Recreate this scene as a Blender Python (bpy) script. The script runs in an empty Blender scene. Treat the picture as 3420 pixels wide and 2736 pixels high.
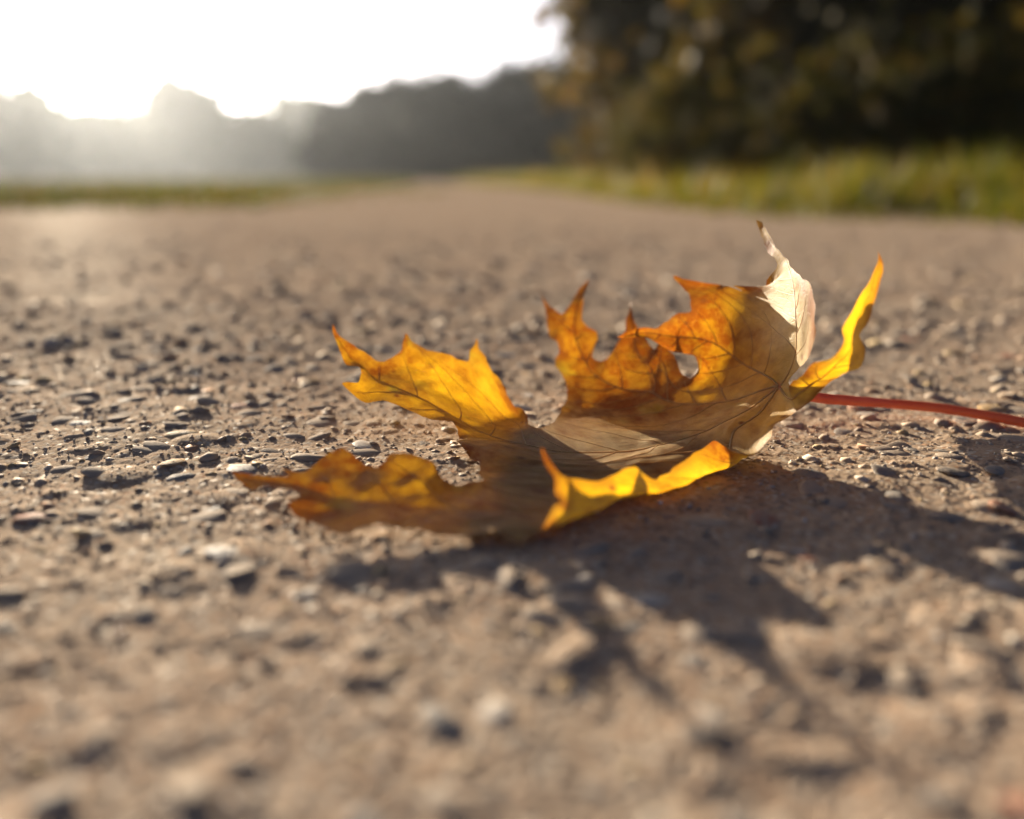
import bpy, bmesh, math, random
import numpy as np
from mathutils import Vector, Matrix
from mathutils.geometry import delaunay_2d_cdt

R = math.radians
scene = bpy.context.scene
col = scene.collection

# ---------------------------------------------------------------- camera
CAM_H = 0.08                       # a phone held just above the path
PITCH = R(15.2)
F_SRC = 2855.0                     # focal length in pixels of a 3420 px wide frame
cam_data = bpy.data.cameras.new('camera')
cam = bpy.data.objects.new('camera', cam_data)
col.objects.link(cam)
cam.location = (0, 0, CAM_H)
cam.rotation_euler = (R(90) - PITCH, 0, 0)
cam_data.sensor_fit = 'HORIZONTAL'
cam_data.sensor_width = 36.0
cam_data.lens = 36.0 * F_SRC / 3420.0
cam_data.clip_start = 0.005
cam_data.clip_end = 2000
cam_data.dof.use_dof = True
cam_data.dof.focus_distance = 0.258
cam_data.dof.aperture_fstop = 4.1
scene.camera = cam

# ---------------------------------------------------------------- sky and sun
SUN_AZ, SUN_EL = R(-27), R(9.0)     # azimuth from +Y, negative is to the left
SUN_DIR = Vector((math.sin(SUN_AZ) * math.cos(SUN_EL), math.cos(SUN_AZ) * math.cos(SUN_EL), math.sin(SUN_EL)))
world = bpy.data.worlds.new('World')
scene.world = world
world.use_nodes = True
wn = world.node_tree
wn.nodes.clear()
w_out = wn.nodes.new('ShaderNodeOutputWorld')
w_bg = wn.nodes.new('ShaderNodeBackground')
w_sky = wn.nodes.new('ShaderNodeTexSky')
w_sky.sky_type = 'NISHITA'
w_sky.sun_disc = False
w_sky.sun_elevation = SUN_EL
w_sky.sun_rotation = SUN_AZ
w_sky.air_density = .17
w_sky.dust_density = 1.7
w_sky.ozone_density = 1.0
w_bg.inputs['Strength'].default_value = 0.05
wn.links.new(w_sky.outputs['Color'], w_bg.inputs['Color'])
wn.links.new(w_bg.outputs['Background'], w_out.inputs['Surface'])

sun_data = bpy.data.lights.new('sun', 'SUN')
sun_data.energy = 5.0
sun_data.angle = R(0.53)
sun_data.color = (1.0, 0.86, 0.66)
sun = bpy.data.objects.new('sun', sun_data)
col.objects.link(sun)
sun.location = SUN_DIR * 20
sun.rotation_euler = (-SUN_DIR).to_track_quat('-Z', 'Y').to_euler()

scene.view_settings.view_transform = 'Standard'
scene.view_settings.look = 'None'
scene.view_settings.exposure = 1.85
scene.view_settings.gamma = 1.0
scene.view_settings.use_curve_mapping = False
scene.cycles.use_denoising = True
scene.cycles.max_bounces = 10
scene.cycles.transmission_bounces = 8
scene.cycles.transparent_max_bounces = 8
scene.cycles.volume_bounces = 1
scene.cycles.sample_clamp_indirect = 8.0

# ---------------------------------------------------------------- helpers
CP, SP = math.cos(PITCH), math.sin(PITCH)

def at(x, y, d):
    """photo pixel (3420 px frame) + distance along the optical axis -> point in the place"""
    xc = (x - 1710.0) / F_SRC * d
    yc = -(y - 1368.0) / F_SRC * d
    return np.array((xc, d * CP + yc * SP, CAM_H - d * SP + yc * CP))

def at_arr(x, y, d):
    xc = (x - 1710.0) / F_SRC * d
    yc = -(y - 1368.0) / F_SRC * d
    return np.stack([xc, d * CP + yc * SP, CAM_H - d * SP + yc * CP], -1)

def hash2(ix, iy, seed):
    h = (ix.astype(np.int64) * 374761393 + iy.astype(np.int64) * 668265263 + seed * 1442695041) & 0xFFFFFFFF
    h = ((h ^ (h >> 13)) * 1274126177) & 0xFFFFFFFF
    h = ((h ^ (h >> 16)) * 2246822519) & 0xFFFFFFFF
    h = h ^ (h >> 15)
    return (h & 0xFFFFFF).astype(np.float64) / 16777216.0

def vnoise(x, y, seed):
    ix = np.floor(x); iy = np.floor(y)
    fx = x - ix; fy = y - iy
    fx = fx * fx * (3 - 2 * fx); fy = fy * fy * (3 - 2 * fy)
    a = hash2(ix, iy, seed); b = hash2(ix + 1, iy, seed)
    c = hash2(ix, iy + 1, seed); d = hash2(ix + 1, iy + 1, seed)
    return (a + (b - a) * fx) * (1 - fy) + (c + (d - c) * fx) * fy

def domes(x, y, cell, seed, prob, rmin, rmax, hfac, power=0.5):
    """height of half-buried rounded stones, one per cell at most"""
    out = np.zeros_like(x)
    gx = np.floor(x / cell); gy = np.floor(y / cell)
    for dx in (-1, 0, 1):
        for dy in (-1, 0, 1):
            cx = gx + dx; cy = gy + dy
            on = hash2(cx, cy, seed) < prob
            px = (cx + 0.15 + 0.7 * hash2(cx, cy, seed + 1)) * cell
            py = (cy + 0.15 + 0.7 * hash2(cx, cy, seed + 2)) * cell
            u = hash2(cx, cy, seed + 3)
            rad = (rmin + (rmax - rmin) * u * u) * cell
            ang = hash2(cx, cy, seed + 4) * 6.283
            el = 0.5 + 0.5 * hash2(cx, cy, seed + 5)
            ca, sa = np.cos(ang), np.sin(ang)
            ux = ((x - px) * ca + (y - py) * sa) / rad
            uy = (-(x - px) * sa + (y - py) * ca) / (rad * el)
            q = np.clip(1 - ux * ux - uy * uy, 0, 1)
            hgt = np.where(on, rad * hfac * (0.4 + 0.9 * hash2(cx, cy, seed + 6)) * q ** power, 0)
            out = np.maximum(out, hgt)
    return out

def mesh_np(name, verts, faces, smooth=True):
    """verts (n,3), faces (m,k) -> mesh, fast"""
    me = bpy.data.meshes.new(name)
    verts = np.ascontiguousarray(verts, dtype=np.float32)
    faces = np.ascontiguousarray(faces, dtype=np.int32)
    m, k = faces.shape
    me.vertices.add(len(verts)); me.vertices.foreach_set('co', verts.ravel())
    me.loops.add(m * k); me.loops.foreach_set('vertex_index', faces.ravel())
    me.polygons.add(m)
    me.polygons.foreach_set('loop_start', np.arange(0, m * k, k, dtype=np.int32))
    me.polygons.foreach_set('use_smooth', np.full(m, smooth))
    me.update(calc_edges=True)
    return me

def obj(name, me, mat=None, parent=None, **props):
    o = bpy.data.objects.new(name, me)
    col.objects.link(o)
    if mat is not None and me is not None and not me.materials:
        me.materials.append(mat)
    if parent is not None:
        o.parent = parent
    for k, v in props.items():
        o[k] = v
    return o

def empty(name, loc=(0, 0, 0), rz=0.0, label=None, category=None, group=None):
    o = bpy.data.objects.new(name, None)
    col.objects.link(o)
    o.location = loc
    o.rotation_euler = (0, 0, rz)
    o.empty_display_size = 0.02
    if label: o['label'] = label
    if category: o['category'] = category
    if group: o['group'] = group
    return o

def pattr(me, name, vals):
    a = me.attributes.new(name, 'FLOAT', 'POINT')
    a.data.foreach_set('value', np.ascontiguousarray(vals, dtype=np.float32))

def cattr(me, name, rgb):
    a = me.attributes.new(name, 'FLOAT_COLOR', 'POINT')
    c = np.ones((len(rgb), 4), np.float32); c[:, :3] = rgb
    a.data.foreach_set('color', c.ravel())

class NT:
    """small node-tree writer"""
    def __init__(self, name):
        self.m = bpy.data.materials.new(name); self.m.use_nodes = True
        self.t = self.m.node_tree; self.t.nodes.clear()
        self.out = self.t.nodes.new('ShaderNodeOutputMaterial')
    def n(self, typ, ins=None, **props):
        nd = self.t.nodes.new(typ)
        for k, v in props.items(): setattr(nd, k, v)
        for k, v in (ins or {}).items():
            s = nd.inputs[k]
            if hasattr(v, 'is_output'): self.t.links.new(v, s)
            else: s.default_value = v
        return nd
    def mix(self, a, b, f, blend='MIX'):
        nd = self.t.nodes.new('ShaderNodeMix'); nd.data_type = 'RGBA'; nd.blend_type = blend
        for key, v in ((0, f), (6, a), (7, b)):
            s = nd.inputs[key]
            if hasattr(v, 'is_output'): self.t.links.new(v, s)
            elif key == 0: s.default_value = v
            else: s.default_value = (*v, 1.0) if len(v) == 3 else v
        return nd.outputs[2]
    def ramp(self, fac, stops, interp='LINEAR'):
        nd = self.t.nodes.new('ShaderNodeValToRGB'); nd.color_ramp.interpolation = interp
        e = nd.color_ramp.elements
        while len(e) < len(stops): e.new(0.5)
        for i, (p, c) in enumerate(stops):
            e[i].position = p
            e[i].color = (c, c, c, 1) if isinstance(c, (int, float)) else (*c, 1)
        self.t.links.new(fac, nd.inputs[0])
        return nd.outputs[0]
    def math(self, op, a, b=0.0, clamp=False):
        nd = self.t.nodes.new('ShaderNodeMath'); nd.operation = op; nd.use_clamp = clamp
        for i, v in enumerate((a, b)):
            if hasattr(v, 'is_output'): self.t.links.new(v, nd.inputs[i])
            else: nd.inputs[i].default_value = v
        return nd.outputs[0]
    def attr(self, name, out='Fac'):
        nd = self.t.nodes.new('ShaderNodeAttribute'); nd.attribute_name = name
        return nd.outputs[out]
    def surf(self, s):
        self.t.links.new(s, self.out.inputs['Surface'])
        return self.m
# ================================================================= the path surface
def ground_h(x, y):
    r = np.hypot(x, y)
    f1 = np.clip(1.5 - r / .9, 0, 1)           # finest grains only where the sheet is fine enough
    h = .0016 * (vnoise(x / .055, y / .055, 1) - .5) + .0008 * (vnoise(x / .02, y / .02, 2) - .5)
    pits = vnoise(x / .011, y / .011, 3)
    h = h - .0004 * np.clip(pits - .52, 0, 1) * 2.0 * np.clip(1.6 - r / 2.0, 0, 1)
    st = domes(x, y, .017, 20, .55, .22, .62, .105, .75)
    st2 = domes(x, y, .0085, 40, .6, .18, .55, .115, .8)
    g = domes(x, y, .0034, 60, .75, .2, .55, .15, .9)
    g2 = domes(x, y, .0017, 80, .85, .25, .6, .22, 1.0)
    h = h + np.maximum(np.maximum(st, st2), g) * np.clip(1.7 - r / 1.6, 0, 1) + g2 * f1 * .8
    h = h + .00018 * (vnoise(x / .0011, y / .0011, 9) - .5) * f1
    return h

GROUND_H = ground_h
# ================================================================= the maple leaf
# Main ribs of the lobes: photo pixel + distance along the axis. P is where the stalk joins the blade.
P0 = (2600, 1292, .247)
RIB = {
 'D': [P0, (2640,1220,.242), (2657,1128,.238), (2655,1054,.238), (2641,943,.243), (2625,880,.248), (2580,810,.256), (2523,738,.264)],
 'M': [P0, (2446,1186,.266), (2390,1150,.2685), (2300,1122,.270), (2233,1117,.270), (2150,1115,.269), (2063,1128,.267)],
 'C': [P0, (2480,1325,.253), (2330,1345,.259), (2190,1318,.268), (2088,1297,.274), (1990,1250,.280), (1955,1205,.283), (1924,1144,.286), (1919,1089,.288), (1932,1000,.291), (1963,935,.294)],
 'A': [P0, (2490,1370,.246), (2360,1434,.2445), (2219,1478,.243), (2074,1509,.243), (1960,1517,.244), (1849,1511,.246), (1716,1475,.249), (1552,1408,.253), (1440,1344,.255), (1307,1282,.257), (1235,1245,.259), (1165,1185,.261), (1114,1085,.264)],
 'B': [P0, (2450,1440,.240), (2250,1560,.225), (2000,1650,.213), (1750,1715,.2055), (1490,1704,.204), (1343,1687,.204), (1130,1660,.206), (1018,1629,.208), (907,1607,.210), (780,1579,.213)],
 'E': [P0, (2660,1320,.2325), (2740,1270,.2235), (2800,1215,.219), (2845,1160,.217), (2860,1090,.217), (2890,1010,.218), (2920,920,.220), (2929,836,.222)],
}
K_RIB = [(2190,1318,.269), (2190,1285,.271), (2163,1225,.275), (2130,1172,.279), (2119,1136,.282), (2105,1075,.286), (2106,1011,.290)]   # branch of C
# Margin, anticlockwise from the stalk. (x, y, d, lobe) ; 'tip' ends the first side of a lobe; sinuses name two lobes.
RIM = [
 (2635,1275,.243,'D'), (2652,1247,.240,'D'), (2674,1222,.236,'D'), (2696,1200,.232,'D'), (2706,1180,.230,'D'), (2719,1137,.2265,'D'), (2726,1110,.2255,'D'),
 (2719,1068,.2255,'D'), (2722,1021,.2265,'D'), (2713,979,.230,'D'), (2685,934,.236,'D'), (2644,898,.245,'D'), (2632,873,.248,'D'), (2602,842,.252,'D'), (2574,795,.257,'D'), (2546,748,.262,'D'),
 (2523,734,.264,'D','tip'),
 (2541,780,.261,'D'), (2556,822,.258,'D'), (2562,838,.257,'D'), (2580,857,.254,'D'), (2597,880,.252,'D'), (2591,901,.253,'D'), (2560,937,.258,'D'), (2543,968,.260,'D'),
 (2505,980,.264,'D','M'),
 (2479,973,.266,'M'), (2435,957,.268,'M'), (2365,947,.271,'M'), (2336,942,.273,'M'), (2289,932,.274,'M'), (2250,921,.276,'M'), (2270,945,.275,'M'), (2294,975,.273,'M'), (2305,1005,.271,'M'), (2311,1041,.270,'M'),
 (2269,1047,.271,'M'), (2228,1072,.270,'M'), (2194,1097,.269,'M'), (2158,1094,.268,'M'), (2094,1108,.266,'M'),
 (2060,1128,.265,'M','tip'),
 (2122,1126,.265,'M'), (2161,1129,.266,'M'), (2200,1150,.267,'M'), (2244,1173,.267,'M'), (2289,1181,.267,'M'), (2322,1192,.266,'M'), (2331,1214,.265,'M'), (2325,1242,.265,'M'),
 (2303,1262,.266,'M','C'),
 (2278,1254,.268,'K'), (2264,1228,.270,'K'), (2255,1192,.272,'K'), (2233,1167,.274,'K'), (2202,1150,.275,'K'), (2183,1163,.278,'K'), (2158,1128,.281,'K'), (2133,1094,.284,'K'), (2113,1047,.287,'K'),
 (2105,1008,.290,'K','tip'),
 (2094,1061,.287,'K'), (2085,1111,.284,'K'), (2061,1147,.282,'K'), (2044,1181,.281,'K'), (2024,1201,.280,'K'),
 (2002,1207,.281,'C','K'),
 (1980,1192,.283,'C'), (1985,1158,.284,'C'), (1997,1130,.285,'C'), (1994,1111,.286,'C'), (1969,1097,.287,'C'), (1945,1069,.288,'C'), (1949,1014,.290,'C'), (1955,972,.292,'C'),
 (1966,930,0.2940,'C','tip'),
 (1941,958,0.2940,'C'), (1916,997,0.2930,'C'), (1891,1039,0.2910,'C'), (1871,1050,0.2910,'C'), (1843,1028,0.2930,'C'), (1806,985,0.2970,'C'), (1823,1036,0.2940,'C'), (1828,1086,0.2910,'C'), (1838,1125,0.2890,'C'),
 (1863,1147,0.2870,'C'), (1869,1172,0.2860,'C'), (1855,1200,0.2850,'C'), (1857,1225,0.2830,'C'), (1880,1256,0.2810,'C'), (1894,1297,0.2780,'C'), (1892,1336,0.2750,'C'), (1880,1356,0.2730,'C'), (1871,1378,0.2710,'C'), (1843,1417,0.2670,'C'),
 (1800,1435,.267,'C','A'),
 (1766,1419,.266,'A'), (1763,1400,.266,'A'), (1749,1369,.267,'A'), (1716,1355,.267,'A'), (1712,1308,.268,'A'), (1680,1288,.268,'A'), (1666,1266,.269,'A'), (1641,1235,.270,'A'), (1621,1196,.271,'A'), (1598,1163,.272,'A'),
 (1593,1128,.274,'A'), (1574,1165,.272,'A'), (1566,1207,.270,'A'), (1541,1205,.270,'A'), (1490,1182,.270,'A'), (1413,1163,.270,'A'), (1379,1141,.270,'A'), (1354,1116,.271,'A'), (1343,1168,.268,'A'), (1310,1194,.266,'A'),
 (1283,1206,.265,'A'), (1255,1205,.264,'A'), (1227,1182,.264,'A'), (1171,1146,.264,'A'), (1130,1119,.264,'A'),
 (1112,1083,.265,'A','tip'),
 (1121,1140,.262,'A'), (1137,1173,.260,'A'), (1159,1219,.258,'A'), (1200,1227,.257,'A'), (1205,1249,.256,'A'), (1196,1277,.254,'A'), (1142,1280,.254,'A'), (1170,1312,.252,'A'), (1196,1333,.251,'A'), (1227,1346,.250,'A'),
 (1276,1338,.250,'A'), (1365,1369,.249,'A'), (1440,1402,.248,'A'), (1515,1412,.247,'A'), (1529,1442,.245,'A'), (1532,1468,.243,'A'), (1546,1496,.240,'A'), (1571,1532,.237,'A'), (1600,1546,.234,'A'), (1604,1572,.231,'A'),
 (1606,1598,.228,'A','B'),
 (1590,1608,0.2210,'B'), (1530,1622,0.2170,'B'), (1480,1602,0.2170,'B'), (1465,1580,0.2180,'B'), (1450,1547,0.2200,'B'), (1400,1524,0.2210,'B'), (1360,1512,0.2210,'B'), (1302,1519,0.2200,'B'), (1287,1542,0.2180,'B'), (1258,1562,0.2170,'B'),
 (1200,1540,0.2190,'B'), (1165,1508,0.2210,'B'), (1138,1495,0.2220,'B'), (1090,1520,0.2190,'B'), (1055,1550,0.2160,'B'), (1010,1578,0.2125,'B'), (945,1568,0.2131,'B'), (962,1590,0.2108,'B'), (880,1588,0.2119,'B'), (840,1582,0.2132,'B'),
 (775,1573,.214,'B','tip'),
 (800,1610,.211,'B'), (838,1638,.2085,'B'), (880,1626,.2085,'B'), (940,1632,.207,'B'), (1000,1650,.205,'B'), (985,1668,.203,'B'), (963,1680,.202,'B'), (985,1720,.199,'B'), (1050,1752,.1965,'B'), (1095,1768,.195,'B'),
 (1110,1792,.1935,'B'), (1138,1804,.1925,'B'), (1180,1798,.193,'B'), (1200,1772,.1945,'B'), (1265,1748,.195,'B'), (1332,1764,.1935,'B'), (1407,1772,.193,'B'), (1463,1794,.1915,'B'), (1588,1796,.191,'B'), (1652,1777,.192,'B'), (1690,1810,.1905,'B'),
 (1741,1840,.1890,'B'), (1800,1792,.1925,'B'),
 (1830,1735,.194,'F',(1845,1778,.1945)), (1850,1692,.195,'F',(1862,1770,.1955)), (1882,1682,.197,'F',(1890,1758,.197)), (1850,1650,.1965,'F',(1925,1742,.199)), (1850,1600,.1975,'F',(1950,1733,.200)), (1808,1500,.2005,'F',(1975,1722,.201)),
 (1830,1530,.1995,'F',(1990,1715,.202)), (1878,1588,.2,'F',(2010,1704,.203)), (1938,1600,.2015,'F',(2035,1690,.2045)), (2010,1606,.204,'F',(2080,1668,.207)), (2060,1584,.206,'F',(2120,1658,.209)), (2116,1558,.209,'F',(2160,1652,.211)), (2150,1585,.2105,'F',(2200,1648,.213)),
 (2190,1602,.2125,'F',(2240,1635,.215)), (2250,1562,.216,'F',(2290,1615,.2175)), (2300,1525,.219,'F',(2340,1592,.2205)), (2345,1503,.222,'F',(2385,1572,.223)), (2388,1472,.225,'F',(2420,1555,.225)), (2420,1490,.226,'F',(2445,1540,.227)),
 (2476,1517,0.2250,'E','B'),
 (2535,1512,0.2270,'E'), (2575,1460,0.2275,'E'), (2593,1414,0.2350,'E'), (2616,1403,0.2340,'E'), (2657,1378,0.2350,'E'), (2713,1336,0.2310,'E'), (2778,1273,0.2260,'E'), (2820,1246,0.2220,'E'), (2862,1234,0.2210,'E'), (2884,1203,0.2205,'E'), (2890,1162,0.2200,'E'),
 (2870,1120,0.2190,'E'), (2901,1078,0.2190,'E'), (2917,1023,0.2195,'E'), (2934,967,0.2200,'E'), (2951,903,0.2210,'E'), (2945,864,0.2220,'E'),
 (2929,833,0.2220,'E','tip'),
 (2917,911,0.2190,'E'), (2890,961,0.2175,'E'), (2848,1036,0.2160,'E'), (2812,1100,0.2145,'E'), (2820,1134,0.2145,'E'), (2814,1156,0.2150,'E'), (2794,1183,0.2160,'E'), (2769,1203,0.2165,'E'), (2721,1211,0.2185,'E'), (2685,1245,0.2220,'E'), (2650,1272,0.2300,'E'),
]

K_DEEP = 1.28
def deep(q):
    # opens the bowl of the leaf out backwards, never below the path surface
    x, y, d = q[:3]
    g = 236.9 / (y - 590.0) if y > 640 else 9.0
    if x < 1800 and y > 1480: return (x, y, d + .10 * max(g - d, 0))
    return (x, y, min(.189 + (d - .189) * K_DEEP, d + max(g - d, 0) * .5))
def p3(q): return at(*deep(q))

def rib_data(pts):
    p = np.array([p3(q) for q in pts])
    s = np.concatenate([[0], np.cumsum(np.linalg.norm(np.diff(p, axis=0), axis=1))])
    return p, s

def nearest(p, s, q):
    best = (1e9, 0)
    for i in range(len(p) - 1):
        e = p[i + 1] - p[i]
        t = np.clip(np.dot(q - p[i], e) / np.dot(e, e), 0, 1)
        dd = np.linalg.norm(q - p[i] - t * e)
        if dd < best[0]: best = (dd, s[i] + t * (s[i + 1] - s[i]))
    return best

RD = {k: rib_data(v) for k, v in RIB.items()}
KD = rib_data(K_RIB)

def pol(lobe, q):
    d, s = nearest(*RD[lobe], q)
    return math.atan2(d, max(s, 1e-6)), math.hypot(d, s)

# angles between the lobes in the flattened leaf follow from the sinuses
SIN = {tuple(r[3:5]): p3(r[:3]) for r in RIM if len(r) == 5 and r[4] != 'tip' and r[3] != 'F'}
def gap(a, b, key): return pol(a, SIN[key])[0] + pol(b, SIN[key])[0]
ANG = {'A': math.pi}
ANG['C'] = ANG['A'] - gap('A', 'C', ('C', 'A'))
ANG['M'] = ANG['C'] - gap('M', 'C', ('M', 'C'))
ANG['D'] = ANG['M'] - gap('D', 'M', ('D', 'M'))
ANG['B'] = ANG['A'] + gap('A', 'B', ('A', 'B'))
ANG['E'] = ANG['B'] + gap('E', 'B', ('E', 'B'))
K_S = nearest(*RD['C'], KD[0][0])[1]
K_ANG = ANG['C'] - R(42)
K_O = K_S * np.array((math.cos(ANG['C']), math.sin(ANG['C'])))

def frame(lobe):
    if lobe == 'K': return K_O, K_ANG, KD
    return np.zeros(2), ANG[lobe], RD[lobe]

def uv_side(lobe, q, side, extra=0.0):
    o, a, rd = frame(lobe)
    d, s = nearest(*rd, q)
    t = np.array((math.cos(a), math.sin(a))); n = np.array((-t[1], t[0])) * side
    return o + t * s + n * (d + extra)

ctrl_uv, ctrl_q, rim_uv = [], [], []
side = {k: -1 for k in 'DMCABEK'}
for r in RIM:
    q = p3(r[:3])
    if len(r) == 5 and r[4] == 'tip':
        o, a, rd = frame(r[3])
        uv = o + np.array((math.cos(a), math.sin(a))) * (rd[1][-1] + np.linalg.norm(q - rd[0][-1]))
        side[r[3]] = 1
    elif r[3] == 'F':
        f = p3(r[4])
        uvf = uv_side('B', f, 1)
        ext = np.linalg.norm(q - f)
        uv = uv_side('B', f, 1, ext)
        # lean with the pixel offset along the rib so neighbouring teeth keep their spread
        t = np.array((math.cos(ANG['B']), math.sin(ANG['B'])))
        lean = (r[4][0] - r[0] - 60) / F_SRC * r[2] * 0.75
        uv = uv + t * lean
        ctrl_uv.append(uvf); ctrl_q.append(r[4])
    elif len(r) == 5:
        if r[3:5] == ('C', 'K'):
            uv = 0.5 * (uv_side('C', q, -1) + uv_side('K', q, 1))
        else:
            a, b = r[3], r[4]
            ra = pol(a, q)[1]; rb = pol(b, q)[1]
            lo, hi = (a, b) if ANG[a] < ANG[b] else (b, a)
            ang = ANG[lo] + pol(lo, q)[0]
            uv = 0.5 * (ra + rb) * np.array((math.cos(ang), math.sin(ang)))
    else:
        uv = uv_side(r[3], q, side[r[3]])
    rim_uv.append(uv); ctrl_uv.append(uv); ctrl_q.append(r[:3])
for k in 'DMCABE':
    p, s = RD[k]
    for i, (qq, si) in enumerate(zip(RIB[k], s)):
        if i == 0 and k != 'D': continue
        if i == len(s) - 1: continue
        ctrl_uv.append(si * np.array((math.cos(ANG[k]), math.sin(ANG[k])))); ctrl_q.append(qq)
for qq, si in zip(K_RIB[1:-1], KD[1][1:-1]):
    ctrl_uv.append(K_O + si * np.array((math.cos(K_ANG), math.sin(K_ANG)))); ctrl_q.append(qq)
ctrl_uv = np.array(ctrl_uv); ctrl_q = np.array([deep(q) for q in ctrl_q], float); rim_uv = np.array(rim_uv)

class TPS:
    def __init__(self, uv, val, lam):
        self.c = uv * 20.0
        n = len(uv)
        K = self.phi(np.linalg.norm(self.c[:, None] - self.c[None], axis=2)) + np.eye(n) * lam
        Pm = np.hstack([np.ones((n, 1)), self.c])
        L = np.zeros((n + 3, n + 3)); L[:n, :n] = K; L[:n, n:] = Pm; L[n:, :n] = Pm.T
        self.w = np.linalg.solve(L, np.concatenate([val, np.zeros(3)]))
    @staticmethod
    def phi(r): return np.where(r > 1e-9, r * r * np.log(np.maximum(r, 1e-9)), 0)
    def __call__(self, uv):
        u = uv * 20.0
        K = self.phi(np.linalg.norm(u[:, None] - self.c[None], axis=2))
        return K @ self.w[:-3] + self.w[-3] + u @ self.w[-2:]

_tx = TPS(ctrl_uv, ctrl_q[:, 0], 2e-5)
_ty = TPS(ctrl_uv, ctrl_q[:, 1], 2e-5)
_td = TPS(ctrl_uv, ctrl_q[:, 2], 4e-3)

def leaf_map(uv):
    uv = np.atleast_2d(uv)
    out = []
    for i in range(0, len(uv), 4000):
        c = uv[i:i + 4000]
        out.append(at_arr(_tx(c), _ty(c), _td(c)))
    return np.concatenate(out)

# ---- dense margin with fine irregularity, then a triangulated blade in leaf space
def catmull(pts, closed=True, step=0.0007):
    n = len(pts); out = []
    for i in range(n):
        p0, p1, p2, p3_ = pts[(i - 1) % n], pts[i], pts[(i + 1) % n], pts[(i + 2) % n]
        k = max(1, int(np.linalg.norm(p2 - p1) / step))
        for j in range(k):
            t = j / k
            # low tension keeps the pointed teeth pointed
            m1 = 0.30 * (p2 - p0); m2 = 0.30 * (p3_ - p1)
            lim = np.linalg.norm(p2 - p1)
            m1 *= min(1, lim / (np.linalg.norm(m1) + 1e-9)); m2 *= min(1, lim / (np.linalg.norm(m2) + 1e-9))
            h = (2*t**3 - 3*t**2 + 1) * p1 + (t**3 - 2*t**2 + t) * m1 + (-2*t**3 + 3*t**2) * p2 + (t**3 - t**2) * m2
            out.append(h)
    return np.array(out)

dense = catmull(rim_uv)
rng = np.random.default_rng(7)
_t = np.arange(len(dense)) * 0.35
_nrm = np.roll(dense, -1, 0) - np.roll(dense, 1, 0)
_nrm = np.stack([_nrm[:, 1], -_nrm[:, 0]], 1) / (np.linalg.norm(_nrm, axis=1, keepdims=True) + 1e-9)
dense = dense + _nrm * ((vnoise(_t, _t * 0, 3) - .5) * 0.00055)[:, None]

SP_IN = 0.0010
lo, hi = dense.min(0), dense.max(0)
gx, gy = np.meshgrid(np.arange(lo[0], hi[0], SP_IN), np.arange(lo[1], hi[1], SP_IN * .87))
gx = gx + (np.arange(gx.shape[0]) % 2)[:, None] * SP_IN * .5
grid = np.stack([gx.ravel(), gy.ravel()], 1) + rng.uniform(-.2, .2, (gx.size, 2)) * SP_IN

def inside(pts, poly):
    a = poly; b = np.roll(poly, -1, 0)
    dy = np.where(b[:, 1] == a[:, 1], 1e-12, b[:, 1] - a[:, 1]); k = (b[:, 0] - a[:, 0]) / dy
    res = np.zeros(len(pts), bool)
    for i in range(0, len(pts), 2000):
        x = pts[i:i + 2000, 0:1]; y = pts[i:i + 2000, 1:2]
        c = ((a[None, :, 1] > y) != (b[None, :, 1] > y)) & (x < k[None] * (y - a[None, :, 1]) + a[None, :, 0])
        res[i:i + 2000] = c.sum(1) % 2 == 1
    return res

def rim_dist(pts):
    out = np.empty(len(pts))
    for i in range(0, len(pts), 2000):
        out[i:i + 2000] = np.sqrt(((pts[i:i + 2000, None] - dense[None]) ** 2).sum(2).min(1))
    return out

grid = grid[inside(grid, dense)]
grid = grid[rim_dist(grid) > SP_IN * .5]
allp = np.concatenate([dense, grid])
nd = len(dense)
cv, ce, cf, *_ = delaunay_2d_cdt([Vector(p) for p in allp], [], [list(range(nd))], 1, 1e-7)
blade_uv = np.array([(v.x, v.y) for v in cv])
tris = np.array([f for f in cf if len(f) == 3])

def leaf_pos(uv, lift=0.0):
    """deformed position, with crinkles between the veins; lift moves off the upper face"""
    e = 4e-4
    p = leaf_map(uv)
    du = leaf_map(uv + (e, 0)) - p; dv = leaf_map(uv + (0, e)) - p
    n = np.cross(du, dv); n /= (np.linalg.norm(n, axis=1, keepdims=True) + 1e-12)
    rd_ = rim_dist(uv)
    w = np.clip(rd_ / .006, 0.15, 1)
    h = 0.0011 * (vnoise(uv[:, 0] / .009, uv[:, 1] / .009, 11) - .5) + 0.0005 * (vnoise(uv[:, 0] / .0035, uv[:, 1] / .0035, 12) - .5)
    # quilting: blade sinks along the main ribs
    q = np.full(len(uv), 1.0)
    for k in 'DMCABE':
        t = np.array((math.cos(ANG[k]), math.sin(ANG[k])))
        s = uv @ t; off = np.abs(uv @ np.array((-t[1], t[0])))
        m = (s > 0) & (s < RD[k][1][-1])
        q = np.where(m, np.minimum(q, np.clip(off / .0035, 0, 1)), q)
    h = h * w * (0.35 + .65 * q) + 0.0004 * (q - 1) * np.clip(rd_ / .004, 0, 1)
    q3 = p + n * (h + lift)[:, None]
    zmin = .0019 + .0016 * (vnoise(q3[:, 0] / .055, q3[:, 1] / .055, 1) - .5)      # rests on the tops of the stones
    dz = q3[:, 2] - zmin
    q3[:, 2] = zmin + np.where(dz > .0015, dz, .0015 * np.exp(np.minimum(dz, .0015) / .0015 - 1))
    return q3

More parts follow.
